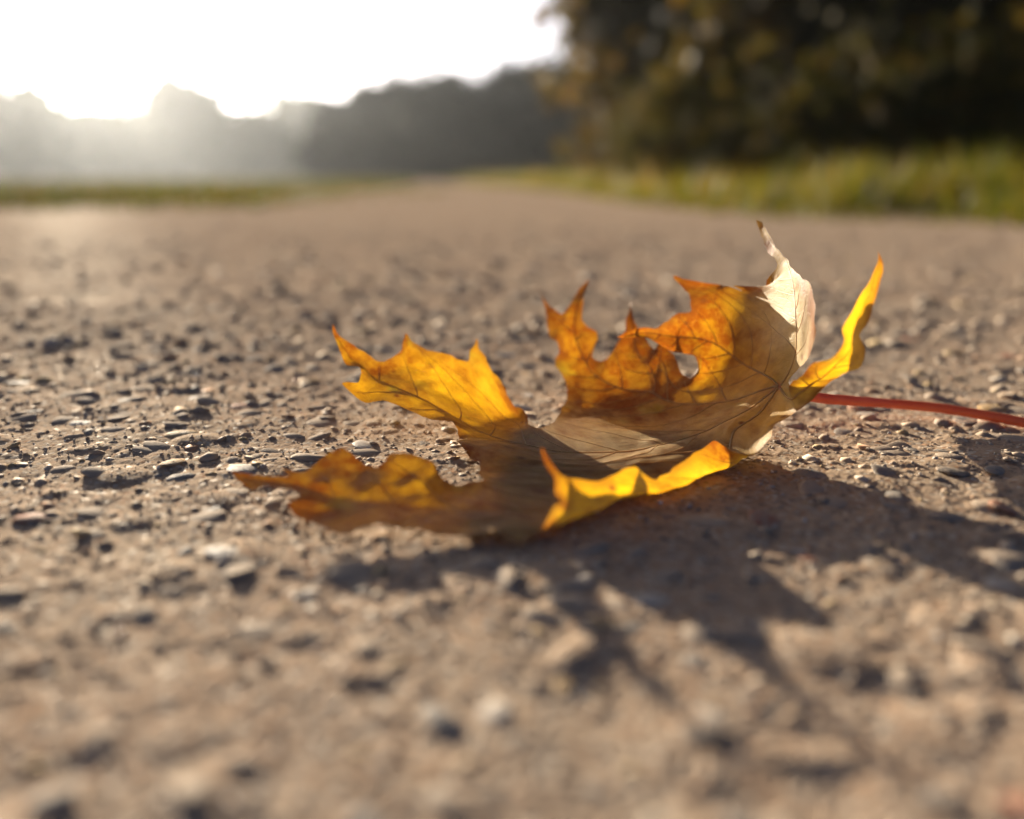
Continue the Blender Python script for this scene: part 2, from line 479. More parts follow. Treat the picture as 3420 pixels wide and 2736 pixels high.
blade_p = leaf_pos(blade_uv)
def path_material():
    t = NT('path_grit')
    co = t.n('ShaderNodeTexCoord').outputs['Object']
    n_lo = t.n('ShaderNodeTexNoise', {'Vector': co, 'Scale': 14.0, 'Detail': 3.0}).outputs[0]
    n_mid = t.n('ShaderNodeTexNoise', {'Vector': co, 'Scale': 130.0, 'Detail': 5.0, 'Roughness': .65}).outputs[0]
    n_hi = t.n('ShaderNodeTexNoise', {'Vector': co, 'Scale': 1500.0, 'Detail': 4.0, 'Roughness': .75}).outputs[0]
    vo = t.n('ShaderNodeTexVoronoi', {'Vector': co, 'Scale': 750.0}, feature='F1')
    vs = t.n('ShaderNodeSeparateColor', {'Color': vo.outputs['Color']}).outputs
    base = t.ramp(n_mid, [(0.28, (.300, .205, .140)), (0.5, (.405, .290, .202)), (0.74, (.470, .350, .252))])
    base = t.mix(base, (.430, .335, .240), t.ramp(n_lo, [(0.4, 0.0), (0.65, .6)]))
    base = t.mix(base, (.185, .150, .125), t.math('MULTIPLY', t.ramp(vs[0], [(0.80, 0.0), (0.84, 1.0)]), .65))
    base = t.mix(base, (.52, .46, .38), t.math('MULTIPLY', t.ramp(vs[1], [(0.86, 0.0), (0.90, 1.0)]), .7))
    base = t.mix(base, (.36, .19, .10), t.math('MULTIPLY', t.ramp(vs[2], [(0.93, 0.0), (0.95, 1.0)]), .6))
    base = t.mix(base, (.14, .11, .085), t.ramp(n_hi, [(0.22, .55), (0.40, 0.0)]))
    gl = t.ramp(vs[2], [(0.035, 1.0), (0.045, 0.0)])      # odd clean quartz grain
    hgt = t.math('ADD', t.math('MULTIPLY', n_hi, .8), t.math('MULTIPLY', t.math('SUBTRACT', 1.0, vo.outputs['Distance']), .5))
    bump = t.n('ShaderNodeBump', {'Strength': .6, 'Distance': .0005, 'Height': hgt}).outputs[0]
    df = t.n('ShaderNodeBsdfDiffuse', {'Color': base, 'Roughness': 0.0, 'Normal': bump})
    gs = t.n('ShaderNodeBsdfGlossy', {'Color': (1, .97, .92, 1), 'Roughness': .55, 'Normal': bump})
    return t.surf(t.n('ShaderNodeMixShader', {0: t.math('ADD', t.math('MULTIPLY', gl, .05), .006), 1: df.outputs[0], 2: gs.outputs[0]}).outputs[0])

M_PATH = path_material()
# one sheet all round: fine where the eye is close, coarser outside
ang = np.concatenate([np.linspace(-38, 38, 840), np.linspace(38, 322, 104)[1:-1]])
ang = np.radians(ang)
rad_ = np.concatenate([[.012, .03], np.exp(np.arange(math.log(.05), math.log(1.4), .0040)), np.exp(np.arange(math.log(1.42), math.log(26.0), .035))])
AA, RR = np.meshgrid(ang, rad_)
gx_ = RR * np.sin(AA); gy_ = RR * np.cos(AA)
gz_ = ground_h(gx_.ravel(), gy_.ravel()).reshape(gx_.shape)
V = np.stack([gx_.ravel(), gy_.ravel(), gz_.ravel()], 1)
nr, na = gx_.shape
i0 = (np.arange(nr - 1)[:, None] * na + np.arange(na)[None])
i1 = (np.arange(nr - 1)[:, None] * na + (np.arange(na)[None] + 1) % na)
F = np.stack([i0, i0 + na, i1 + na, i1], -1).reshape(-1, 4)
path = obj('path', mesh_np('path', V, F), M_PATH, kind='structure')

# ---- stones: shapes shared by all
def stone_mesh(seed, sub):
    rg = np.random.default_rng(seed)
    bm = bmesh.new(); bmesh.ops.create_icosphere(bm, subdivisions=sub, radius=1.0)
    vs = np.array([v.co[:] for v in bm.verts]); fs = np.array([[v.index for v in f.verts] for f in bm.faces]); bm.free()
    n = np.zeros(len(vs))
    for k in range(5):
        d = rg.normal(size=3); d /= np.linalg.norm(d)
        n += rg.uniform(.04, .12) * np.sin(vs @ d * rg.uniform(1.5, 4.0) + rg.uniform(0, 6))
    for k in range(5):                        # flattened, chipped faces
        d = rg.normal(size=3); d /= np.linalg.norm(d); c = rg.uniform(.62, .9)
        ex = np.maximum(vs @ d - c, 0); vs = vs - ex[:, None] * d * .85
    vs = vs * (1 + n)[:, None]
    return vs, fs

def stone_mat(name, c1, c2, rough):
    t = NT(name)
    co = t.n('ShaderNodeTexCoord').outputs['Object']
    geo = t.n('ShaderNodeNewGeometry').outputs['Position']
    a = t.n('ShaderNodeTexNoise', {'Vector': geo, 'Scale': 420.0, 'Detail': 5.0, 'Roughness': .7}).outputs[0]
    h = t.n('ShaderNodeTexNoise', {'Vector': geo, 'Scale': 1800.0, 'Detail': 4.0, 'Roughness': .7}).outputs[0]
    c = t.mix(c1, c2, t.ramp(a, [(0.35, 0.0), (0.65, 1.0)]))
    dust = t.ramp(t.math('ADD', a, t.math('MULTIPLY', h, .5)), [(0.62, 0.0), (0.86, .85)])
    c = t.mix(c, (.40, .32, .245), dust)
    b = t.n('ShaderNodeBump', {'Strength': .6, 'Distance': .0004, 'Height': h}).outputs[0]
    df = t.n('ShaderNodeBsdfDiffuse', {'Color': c, 'Roughness': 0.0, 'Normal': b})
    gs = t.n('ShaderNodeBsdfGlossy', {'Color': (1, 1, 1, 1), 'Roughness': rough * .7, 'Normal': b})
    return t.surf(t.n('ShaderNodeMixShader', {0: .012, 1: df.outputs[0], 2: gs.outputs[0]}).outputs[0])
STONE_M = [
    stone_mat('stone_dusty', (.37, .295, .225), (.44, .36, .28), .8),
    stone_mat('stone_grey', (.22, .215, .205), (.33, .31, .28), .6),
    stone_mat('stone_slate', (.085, .085, .088), (.15, .15, .15), .5),
    stone_mat('stone_pale', (.55, .50, .44), (.68, .64, .58), .45),
    stone_mat('stone_ochre', (.40, .25, .10), (.50, .34, .16), .55),
    stone_mat('stone_rust', (.36, .13, .075), (.42, .22, .15), .6),
]
STONE_P = [.58, .18, .06, .08, .06, .04]
rgs = np.random.default_rng(41)
shapes = []
for mi, m in enumerate(STONE_M):
    for k in range(3 if mi else 5):
        vs, fs = stone_mesh(100 + mi * 10 + k, 2)
        me = mesh_np('pebble', vs, fs); me.materials.append(m)
        shapes.append((mi, me))

def bilin(x, y): return ground_h(np.atleast_1d(x).astype(float), np.atleast_1d(y).astype(float))

LEAF_PTS = (blade_p[::7]).copy()
# candidate stones, ranked by how large they show
cand = []
N_C = 9000
ca = rgs.uniform(-R(37), R(37), N_C); cr = np.exp(rgs.uniform(math.log(.085), math.log(1.7), N_C))
keep = rgs.uniform(0, 1, N_C) < np.clip((cr / .45) ** 2, .04, 1)      # even spread over the ground
ca, cr = ca[keep], cr[keep]
cs = (.0014 + .0056 * rgs.uniform(0, 1, len(ca)) ** 2.8) * np.clip(.45 + cr / .35, .5, 1)
show = cs / cr
order = np.argsort(-show)
cx_, cy_ = cr * np.sin(ca), cr * np.cos(ca)
cz_ = bilin(cx_, cy_)
def under_leaf(x, y, r):
    d2 = ((LEAF_PTS[:, 0] - x) ** 2 + (LEAF_PTS[:, 1] - y) ** 2) < (r + .002) ** 2
    return d2.any() and LEAF_PTS[d2, 2].min() < bilin(x, y)[0] + .0035
bad = np.array([under_leaf(cx_[i], cy_[i], cs[i]) if cr[i] < .4 else False for i in range(len(cx_))])
order = np.array([i for i in order if not bad[i]])
for i in order[:300]:
    mi = rgs.choice(len(STONE_M), p=STONE_P)
    opts = [m for k, m in shapes if k == mi]
    o = bpy.data.objects.new('pebble', opts[rgs.integers(len(opts))])
    col.objects.link(o); o.parent = path
    s = cs[i]
    flat = rgs.uniform(.12, .28)
    o.scale = (s, s * rgs.uniform(.5, .9), s * flat)
    o.rotation_euler = (rgs.normal(0, .12), rgs.normal(0, .12), rgs.uniform(0, 6.28))
    o.location = (cx_[i], cy_[i], cz_[i] + s * flat * rgs.uniform(-.75, -.25))

# ---- the smaller stones and loose grit, too many to pick apart
def scatter(name, xs, ys, size, flat, seed, cols, sub, mat, sink):
    rg = np.random.default_rng(seed)
    base = [stone_mesh(seed * 7 + k, sub) for k in range(6)]
    n = len(xs); zs = bilin(xs, ys)
    Vs, Fs, Cs, off = [], [], [], 0
    which = rg.integers(0, 6, n)
    for k in range(6):
        idx = np.where(which == k)[0]; b, f = base[k]
        if len(idx) == 0: continue
        a = rg.uniform(0, 6.28, len(idx)); s = size[idx]; fl = flat[idx] * s; el = rg.uniform(.6, 1.0, len(idx))
        X = b[None, :, 0] * s[:, None]; Y = b[None, :, 1] * (s * el)[:, None]; Z = b[None, :, 2] * fl[:, None]
        tl = rg.normal(0, .25, len(idx))
        Z = Z + X * tl[:, None]
        ca_, sa_ = np.cos(a)[:, None], np.sin(a)[:, None]
        v = np.stack([X * ca_ - Y * sa_ + xs[idx][:, None], X * sa_ + Y * ca_ + ys[idx][:, None], Z + (zs[idx] + fl * rg.uniform(*sink, len(idx)))[:, None]], -1)
        Vs.append(v.reshape(-1, 3))
        Fs.append((f[None] + (np.arange(len(idx)) * len(b))[:, None, None] + off).reshape(-1, 3))
        c = cols[rg.integers(0, len(cols), len(idx))] * rg.uniform(.8, 1.2, (len(idx), 1))
        Cs.append(np.repeat(c, len(b), axis=0)); off += len(idx) * len(b)
    me = mesh_np(name, np.concatenate(Vs), np.concatenate(Fs))
    cattr(me, 'tone', np.concatenate(Cs))
    return obj(name, me, mat, path, kind='stuff')

def grit_mat(name, rough):
    t = NT(name)
    geo = t.n('ShaderNodeNewGeometry').outputs['Position']
    h = t.n('ShaderNodeTexNoise', {'Vector': geo, 'Scale': 2600.0, 'Detail': 2.0}).outputs[0]
    c = t.mix(t.attr('tone', 'Color'), (.39, .31, .235), t.ramp(h, [(0.4, 0.1), (0.65, .7)]))
    df = t.n('ShaderNodeBsdfDiffuse', {'Color': c, 'Roughness': 0.0})
    gs = t.n('ShaderNodeBsdfGlossy', {'Color': (1, 1, 1, 1), 'Roughness': rough * .7})
    return t.surf(t.n('ShaderNodeMixShader', {0: .012, 1: df.outputs[0], 2: gs.outputs[0]}).outputs[0])
TONES = np.array([(.40, .32, .24), (.43, .35, .27), (.36, .28, .21), (.47, .39, .30), (.30, .26, .215), (.24, .205, .17), (.52, .47, .40), (.34, .20, .12), (.44, .33, .17), (.30, .24, .18)])
rest = order[300:]
scatter('small_pebbles', cx_[rest], cy_[rest], cs[rest], rgs.uniform(.25, .5, len(rest)), 11, TONES, 2 if len(rest) < 1500 else 1, grit_mat('small_stone', .65), (-.3, .2))
n = 26000
ga = rgs.uniform(-R(37), R(37), n); gr = np.sqrt(rgs.uniform(.075 ** 2, .62 ** 2, n))
scatter('loose_grit', gr * np.sin(ga), gr * np.cos(ga), .0003 + .0007 * rgs.uniform(0, 1, n) ** 2.2, rgs.uniform(.5, .9, n), 12, TONES[[0, 1, 2, 3, 0, 1, 3, 6, 8, 9]], 1, grit_mat('grit', .7), (-.6, .1))
n = 450
ga = rgs.uniform(-R(37), R(37), n); gr = np.sqrt(rgs.uniform(.075 ** 2, .60 ** 2, n))
QT = NT('quartz_grain')
M_Q = QT.surf(QT.n('ShaderNodeBsdfPrincipled', {'Base Color': (.72, .68, .62, 1), 'Roughness': .2}).outputs[0])
scatter('quartz_grains', gr * np.sin(ga), gr * np.cos(ga), .0003 + .0005 * rgs.uniform(0, 1, n) ** 2, rgs.uniform(.5, .9, n), 13, TONES, 1, M_Q, (.1, .8))

# ---- the leaf as an object
LEAF_O = np.array(p3((1741, 1840, .1890))); LEAF_O[2] = 0.0
leaf = empty('maple_leaf', LEAF_O, label='large curled yellow and brown maple leaf lying on the gravelly path', category='leaf')
me = mesh_np('blade', blade_p - LEAF_O, tris)
rd_v = rim_dist(blade_uv)
# pigment by lobe: the lobes at the back have browned, the near ones are still clear yellow
th = np.arctan2(blade_uv[:, 1], blade_uv[:, 0]) % (2 * math.pi)
rr = np.linalg.norm(blade_uv, axis=1)
_a = {k: math.degrees(v) for k, v in ANG.items()}
key = [(_a['D'] - 40, .05), (_a['D'], .08), (.55 * _a['D'] + .45 * _a['M'], .35), (_a['M'] - 8, .9), (_a['M'], 1.0), (.5 * _a['M'] + .5 * _a['C'], 1.0), (_a['C'], .88), (_a['C'] + 14, .75), (.4 * _a['C'] + .6 * _a['A'], .42), (_a['A'] - 6, .34),
       (_a['A'], .42), (_a['A'] + 10, .5), (_a['B'], .66), (_a['B'] + 7, .40), (_a['B'] + 16, .05), (_a['E'], .0), (_a['E'] + 40, .0)]
ka = np.array([math.radians(a % 360) for a, _ in key]); kv = np.array([v for _, v in key])
o_ = np.argsort(ka); brown = np.interp(th, ka[o_], kv[o_], period=2 * math.pi)
brown = brown * np.clip((rr - .008) / .03, 0.15, 1)
tip_far = np.zeros(len(rr))
for k, a0 in (('A', .118), ('B', .125)):
    t = np.array((math.cos(ANG[k]), math.sin(ANG[k])))
    off = np.abs(blade_uv @ np.array((-t[1], t[0])))
    tip_far = np.maximum(tip_far, np.where(off < .03, np.clip((blade_uv @ t - a0) / .03, 0, 1), 0))
brown = np.maximum(brown, .75 * tip_far)
# stains that sit on single teeth and stretches of the margin
for (sx, sy, sr, sa) in [(1808,1500,.013,1.2), (1878,1588,.006,.6), (2388,1472,.009,1.1), (2721,1211,.006,1.), (2685,1245,.006,1.), (2722,1021,.009,1.3), (2726,1110,.007,1.3), (2685,934,.008,1.2), (2562,838,.005,1.3),
                         (2523,734,.005,.6), (2929,833,.006,1.2), (775,1573,.02,.9), (963,1680,.018,1.), (1112,1083,.012,1.1), (1354,1116,.007,1.1), (1593,1128,.005,.8), (1966,930,.005,1.), (2105,1008,.009,1.2),
                         (2543,968,.008,1.2), (1716,1355,.004,.8), (1450,1547,.01,.7), (2250,921,.016,1.2), (2311,1041,.014,1.2), (2365,947,.012,1.1), (2060,1128,.014,1.1), (1138,1495,.005,.6), (1571,1532,.012,.8)]:
    i_ = int(np.argmin([abs(r[0] - sx) + abs(r[1] - sy) for r in RIM]))
    dd_ = np.linalg.norm(blade_uv - rim_uv[i_], axis=1)
    brown = np.maximum(brown, sa * np.exp(-(dd_ / sr) ** 2))
brown = np.clip(np.maximum(brown, .22 * np.clip((th < 4.1) & (th > 1.2), 0, 1)), 0, 1.1)  # least brown over the bowl floor: warm tone of its shade, painted in
_d = {k: v % (2 * math.pi) for k, v in ANG.items()}
pale = np.interp(th, [0, _d['D'] - .3, _d['D'], _d['D'] + .35, _d['M'] - .1, _d['M'] + .3, _d['C'], _d['A'], _d['B'], _d['B'] + .3, 5.6, 6.28], [.5, .65, .65, .45, .1, .25, .35, .55, .45, .1, 0, .5])  # cream painted in for sun on the upright lobe and bowl floor, lifting shade
pale = pale * np.where((th > _d['M'] - .1) & (th < _d['B'] + .3), np.clip(1.35 - rr / .085, 0, 1), np.clip(1.55 - rr / .05, .15, 1))
pattr(me, 'pale', pale)
pattr(me, 'brown', brown)
pattr(me, 'rim', rd_v)
a_uv = me.attributes.new('leaf_uv', 'FLOAT_VECTOR', 'POINT')
a_uv.data.foreach_set('vector', np.ascontiguousarray(np.hstack([blade_uv, np.zeros((len(blade_uv), 1))]), dtype=np.float32).ravel())

def leaf_material():
    t = NT('maple_leaf_blade')
    uv = t.attr('leaf_uv', 'Vector')
    n1 = t.n('ShaderNodeTexNoise', {'Vector': uv, 'Scale': 55.0, 'Detail': 5.0, 'Roughness': .6}).outputs[0]
    n2 = t.n('ShaderNodeTexNoise', {'Vector': uv, 'Scale': 210.0, 'Detail': 4.0, 'Roughness': .65}).outputs[0]
    n3 = t.n('ShaderNodeTexNoise', {'Vector': uv, 'Scale': 900.0, 'Detail': 3.0, 'Roughness': .7}).outputs[0]
    vor = t.n('ShaderNodeTexVoronoi', {'Vector': uv, 'Scale': 460.0, 'Randomness': 1.0}, feature='DISTANCE_TO_EDGE').outputs['Distance']
    net = t.ramp(vor, [(0.0, 1.0), (0.055, 0.0)])
    spots = t.n('ShaderNodeTexVoronoi', {'Vector': uv, 'Scale': 135.0, 'Randomness': 1.0}, feature='F1')
    sd = t.math('MULTIPLY', t.ramp(spots.outputs['Distance'], [(0.05, 1.0), (0.20, 0.0)]), t.ramp(t.n('ShaderNodeSeparateColor', {'Color': spots.outputs['Color']}).outputs[0], [(0.52, 0.0), (0.56, 1.0)]))
    brown = t.attr('brown')
    rim = t.attr('rim')
    rn = t.math('ADD', rim, t.math('MULTIPLY', t.math('SUBTRACT', n1, 0.5), 0.013))
    edge = t.ramp(t.math('MULTIPLY', rn, 100.0), [(0.0, 1.0), (0.06, .85), (0.30, 0.0)])
    edge = t.math('MULTIPLY', edge, t.ramp(t.n('ShaderNodeTexNoise', {'Vector': uv, 'Scale': 34.0, 'Detail': 2.0}).outputs[0], [(0.40, 0.08), (0.60, 1.0)]))
    b = t.math('ADD', brown, t.math('MULTIPLY', t.math('SUBTRACT', n2, .5), 1.7))
    b = t.math('ADD', b, t.math('MULTIPLY', t.math('SUBTRACT', n1, .5), 1.5), True)
    bb = t.math('MAXIMUM', b, t.math('MULTIPLY', edge, .8), True)
    bb = t.math('MAXIMUM', bb, t.math('MULTIPLY', sd, .9), True)
    # light that the face throws back: dry and pale where it is healthy and where sunlight is painted in, leathery brown where it has turned
    refl = t.mix((.66, .42, .135), (.36, .15, .038), bb)
    refl = t.mix(refl, (.80, .67, .40), t.math('MULTIPLY', t.math('ADD', t.math('MULTIPLY', t.ramp(n1, [(0.42, 0.0), (0.62, 1.0)]), .45), t.attr('pale'), True), t.math('SUBTRACT', 1.0, bb, True)))
    refl = t.mix(refl, (.36, .20, .07), t.math('MULTIPLY', net, .22))
    refl = t.mix(refl, (.10, .045, .03), t.math('MULTIPLY', t.ramp(n3, [(0.63, 0.0), (0.74, 1.0)]), t.math('MULTIPLY', brown, .8)))
    # light that comes through
    thru = t.mix((.66, .36, .004), (.235, .060, .003), bb)
    thru = t.mix(thru, (.42, .38, .02), t.ramp(t.n('ShaderNodeTexNoise', {'Vector': uv, 'Scale': 70.0, 'Detail': 3.0}).outputs[0], [(0.60, 0.0), (0.72, .6)]))
    thru = t.mix(thru, (.80, .40, .03), t.math('MULTIPLY', net, .22))
    thru = t.mix(thru, (.16, .05, .01), t.math('MAXIMUM', t.math('MULTIPLY', edge, .6), t.math('MULTIPLY', sd, .85)))
    hgt = t.math('ADD', t.math('MULTIPLY', net, -.5), t.math('ADD', t.math('MULTIPLY', n2, .6), t.math('MULTIPLY', n3, .35)))
    bump = t.n('ShaderNodeBump', {'Strength': .28, 'Distance': .0004, 'Height': hgt}).outputs[0]
    pr = t.n('ShaderNodeBsdfPrincipled', {'Base Color': refl, 'Roughness': .55, 'Normal': bump})
    pr.inputs['Specular IOR Level'].default_value = .30
    tr = t.n('ShaderNodeBsdfTranslucent', {'Color': thru, 'Normal': bump})
    mx = t.n('ShaderNodeMixShader', {0: .60, 1: pr.outputs[0], 2: tr.outputs[0]})
    return t.surf(mx.outputs[0])

M_BLADE = leaf_material()
blade = obj('blade', me, M_BLADE, leaf)

# ---- veins: raised cords along the ribs and their branches
def vein_mat(name, c1, c2):
    t = NT(name)
    pr = t.n('ShaderNodeBsdfPrincipled', {'Base Color': (*c1, 1), 'Roughness': .5})
    tr = t.n('ShaderNodeBsdfTranslucent', {'Color': (*c2, 1)})
    return t.surf(t.n('ShaderNodeMixShader', {0: .35, 1: pr.outputs[0], 2: tr.outputs[0]}).outputs[0])
M_VEIN = vein_mat('leaf_vein', (.50, .35, .14), (.85, .46, .04))

def tube(pts, radii, nseg=6):
    pts = np.asarray(pts, float); n = len(pts)
    tan = np.gradient(pts, axis=0); tan /= np.linalg.norm(tan, axis=1, keepdims=True) + 1e-12
    up = np.array((0.02, 0.03, 1.0)); V = []
    for i in range(n):
        a = np.cross(tan[i], up); a /= np.linalg.norm(a) + 1e-12
        b = np.cross(a, tan[i])
        for k in range(nseg):
            ph = 2 * math.pi * k / nseg
            V.append(pts[i] + radii[i] * (math.cos(ph) * a + math.sin(ph) * b))
    F = [(i * nseg + k, i * nseg + (k + 1) % nseg, (i + 1) * nseg + (k + 1) % nseg, (i + 1) * nseg + k) for i in range(n - 1) for k in range(nseg)]
    return np.array(V), np.array(F)

def add_vein(uvs, r0, r1, lift):
    p = leaf_pos(np.asarray(uvs), lift)
    v, f = tube(p - LEAF_O, np.linspace(r0, r1, len(p)))
    return obj('vein', mesh_np('vein', v, f), M_VEIN, blade)

def uvpt(k, s):
    o, a, rd = frame(k)
    return o + s * np.array((math.cos(a), math.sin(a)))
for k in 'DMCABEK':
    L = frame(k)[2][1][-1]
    ss = np.linspace(0.0006, L * .985, max(10, int(L / .0012)))
    wob = (vnoise(ss / .012, ss * 0, ord(k)) - .5) * .0012
    n_ = np.array((-math.sin(frame(k)[1]), math.cos(frame(k)[1])))
    add_vein(np.array([uvpt(k, s) for s in ss]) + n_ * wob[:, None], .00038 if k != 'K' else .00026, .00008, -.00008)
    # branches leave at about 45 degrees and curve towards the tip
    s = L * .16; sgn = 1
    while s < L * .92:
        for sg in (1, -1):
            st = s + (0.003 if sg > 0 else 0) + rng.uniform(-.001, .001)
            a = frame(k)[1] + sg * R(rng.uniform(46, 56)); p = uvpt(k, st); path = [p.copy()]
            for i in range(60):
                p = p + .0009 * np.array((math.cos(a), math.sin(a))); a -= sg * R(.9)
                if not inside(p[None], dense)[0] or rim_dist(p[None])[0] < .0007: break
                o2 = p - path[0]
                # stop at the neighbouring rib
                if any(abs((p @ np.array((-math.sin(ANG[j]), math.cos(ANG[j]))))) < .0028 and (p @ np.array((math.cos(ANG[j]), math.sin(ANG[j])))) > 0 for j in 'DMCABE' if j != k): break
                path.append(p.copy())
            if len(path) > 6:
                add_vein(path, .00018, .00005, -.00002)
        s += max(.008, L * .085)

# ---- stalk
M_STALK = NT('leaf_stalk')
_co = M_STALK.n('ShaderNodeTexCoord').outputs['Object']
_nz = M_STALK.n('ShaderNodeTexNoise', {'Vector': _co, 'Scale': 180.0, 'Detail': 4.0}).outputs[0]
_sx = M_STALK.n('ShaderNodeSeparateXYZ', {0: _co}).outputs[0]
_cl = M_STALK.ramp(_nz, [(0.3, (.46, .105, .040)), (0.7, (.62, .19, .080))])
_cl = M_STALK.mix(_cl, (.75, .27, .105), M_STALK.ramp(_sx, [(0.10, 0.0), (0.17, .8)]))
_bp = M_STALK.n('ShaderNodeBump', {'Strength': .3, 'Distance': .0004, 'Height': _nz}).outputs[0]
_pr = M_STALK.n('ShaderNodeBsdfPrincipled', {'Base Color': _cl, 'Roughness': .5, 'Normal': _bp})
_tr = M_STALK.n('ShaderNodeBsdfTranslucent', {'Color': (.6, .13, .04, 1)})
M_STALK = M_STALK.surf(M_STALK.n('ShaderNodeMixShader', {0: .28, 1: _pr.outputs[0], 2: _tr.outputs[0]}).outputs[0])
stk = np.array([p3(q) for q in [(2596,1294,.2475), (2650,1310,.2500), (2741,1330,.2545), (2850,1339,.260), (2980,1349,.2685), (3120,1361,.2705), (3270,1384,.272), (3420,1412,.2725), (3560,1445,.272), (3700,1482,.271), (3780,1502,.2705)]])
tt = np.linspace(0, len(stk) - 1, 60)
def cr_open(p, t):
    i = np.clip(np.floor(t).astype(int), 0, len(p) - 2); f = (t - i)[:, None]
    p0 = p[np.maximum(i - 1, 0)]; p1 = p[i]; p2 = p[i + 1]; p3_ = p[np.minimum(i + 2, len(p) - 1)]
    return .5 * (2 * p1 + (p2 - p0) * f + (2 * p0 - 5 * p1 + 4 * p2 - p3_) * f ** 2 + (3 * p1 - p0 - 3 * p2 + p3_) * f ** 3)
sp = cr_open(stk, tt)
rad = .00165 + .00022 * np.clip(1 - tt / 1.2, 0, 1) + .0011 * np.clip((tt - 8.6) / 1.4, 0, 1) ** 1.5
rad *= 1 + .06 * (vnoise(tt * 3, tt * 0, 5) - .5)
v, f = tube(sp - LEAF_O, rad, 14)
v = np.concatenate([v, [sp[-1] - LEAF_O]]); e0 = len(v) - 1; last = len(sp) - 1
f = np.concatenate([f, [(last * 14 + k, last * 14 + (k + 1) % 14, e0, e0) for k in range(0)]]) if False else f
obj('stalk', mesh_np('stalk', v[:-1], f), M_STALK, leaf, label='red brown leaf stalk')
# ================================================================= verge, grass, trees
RIGHT = [(3.2, .9), (1.9, 1.25), (.86, 1.47), (.52, 1.8), (.40, 2.6), (.28, 5.2), (-.1, 9), (-.8, 14), (-1.6, 19)]
LEFT = [(-6, 1.7), (-2.4, 2.0), (-1.3, 2.2), (-.66, 2.3), (-.72, 3.2), (-.82, 5.3), (-1.0, 9), (-1.5, 14), (-2.3, 19)]

def soil_mat(name, c1, c2):
    t = NT(name)
    co = t.n('ShaderNodeTexCoord').outputs['Object']
    a = t.n('ShaderNodeTexNoise', {'Vector': co, 'Scale': 5.0, 'Detail': 6.0}).outputs[0]
    c = t.mix(c1, c2, t.ramp(a, [(.35, 0.0), (.65, 1.0)]))
    b = t.n('ShaderNodeBump', {'Strength': .8, 'Distance': .02, 'Height': a}).outputs[0]
    return t.surf(t.n('ShaderNodeBsdfDiffuse', {'Color': c, 'Normal': b}).outputs[0])
M_TURF = soil_mat('turf_soil', (.075, .075, .022), (.12, .095, .04))

def verge(name, edge, far):
    """turf sheet from the path edge outwards, with a lip of real thickness"""
    V, F = [], []
    k = 14
    for i, (x, y) in enumerate(edge):
        fx, fy = far[i]
        for j in range(k):
            t = (j / (k - 1)) ** 1.6
            X, Y = x + (fx - x) * t, y + (fy - y) * t
            z = -.02 if j == 0 else .012 + .02 * min(t * 6, 1) + .012 * math.sin(X * 5.1 + Y * 3.3)
            V.append((X, Y, z))
    n = len(edge)
    F = [(i * k + j, i * k + j + 1, (i + 1) * k + j + 1, (i + 1) * k + j) for i in range(n - 1) for j in range(k - 1)]
    return obj(name, mesh_np(name, np.array(V), np.array(F)), M_TURF, kind='structure')

def refine(e, m=6):
    out = []
    for (a, b) in zip(e[:-1], e[1:]):
        for j in range(m):
            t = j / m
            out.append((a[0] + (b[0] - a[0]) * t + .03 * math.sin(17 * (a[1] + t)), a[1] + (b[1] - a[1]) * t + .02 * math.sin(11 * (a[0] + t * 3))))
    out.append(e[-1]); return out
RE, LE = refine(RIGHT), refine(LEFT)
verge('grass_verge', RE, [(40 + 0 * y, y * 1.0 + 2 + x * .2) for x, y in RE])
verge('grass_verge', LE, [(-60, y * 1.3 + 2) for x, y in LE])
t_far = np.array([(-260, 18.5, .02), (260, 18.5, .02), (420, 420, .5), (-420, 420, .5)])
obj('field', mesh_np('field', t_far, np.array([(0, 1, 2, 3)])), M_TURF, kind='structure')
under = np.array([(-400, -400, -.06), (400, -400, -.06), (400, 420, -.06), (-400, 420, -.06)])
obj('ground', mesh_np('ground', under, np.array([(0, 1, 2, 3)])), M_TURF, kind='structure')

def leafy_mat(name, thru=.45, rough=.6):
    t = NT(name)
    c = t.attr('tone', 'Color')
    pr = t.n('ShaderNodeBsdfPrincipled', {'Base Color': c, 'Roughness': rough, 'Specular IOR Level': .12})
    tc = t.mix(c, (1.5, 1.35, .35), 1.0, 'MULTIPLY')
    tr = t.n('ShaderNodeBsdfTranslucent', {'Color': tc})
    return t.surf(t.n('ShaderNodeMixShader', {0: thru, 1: pr.outputs[0], 2: tr.outputs[0]}).outputs[0])
M_GRASS = leafy_mat('grass_blade', .5, .5)
M_FOL = leafy_mat('foliage', .40)
M_FOLS = leafy_mat('shrub_foliage', .22, .8)
M_FOLD = leafy_mat('dark_foliage', .12, .7)

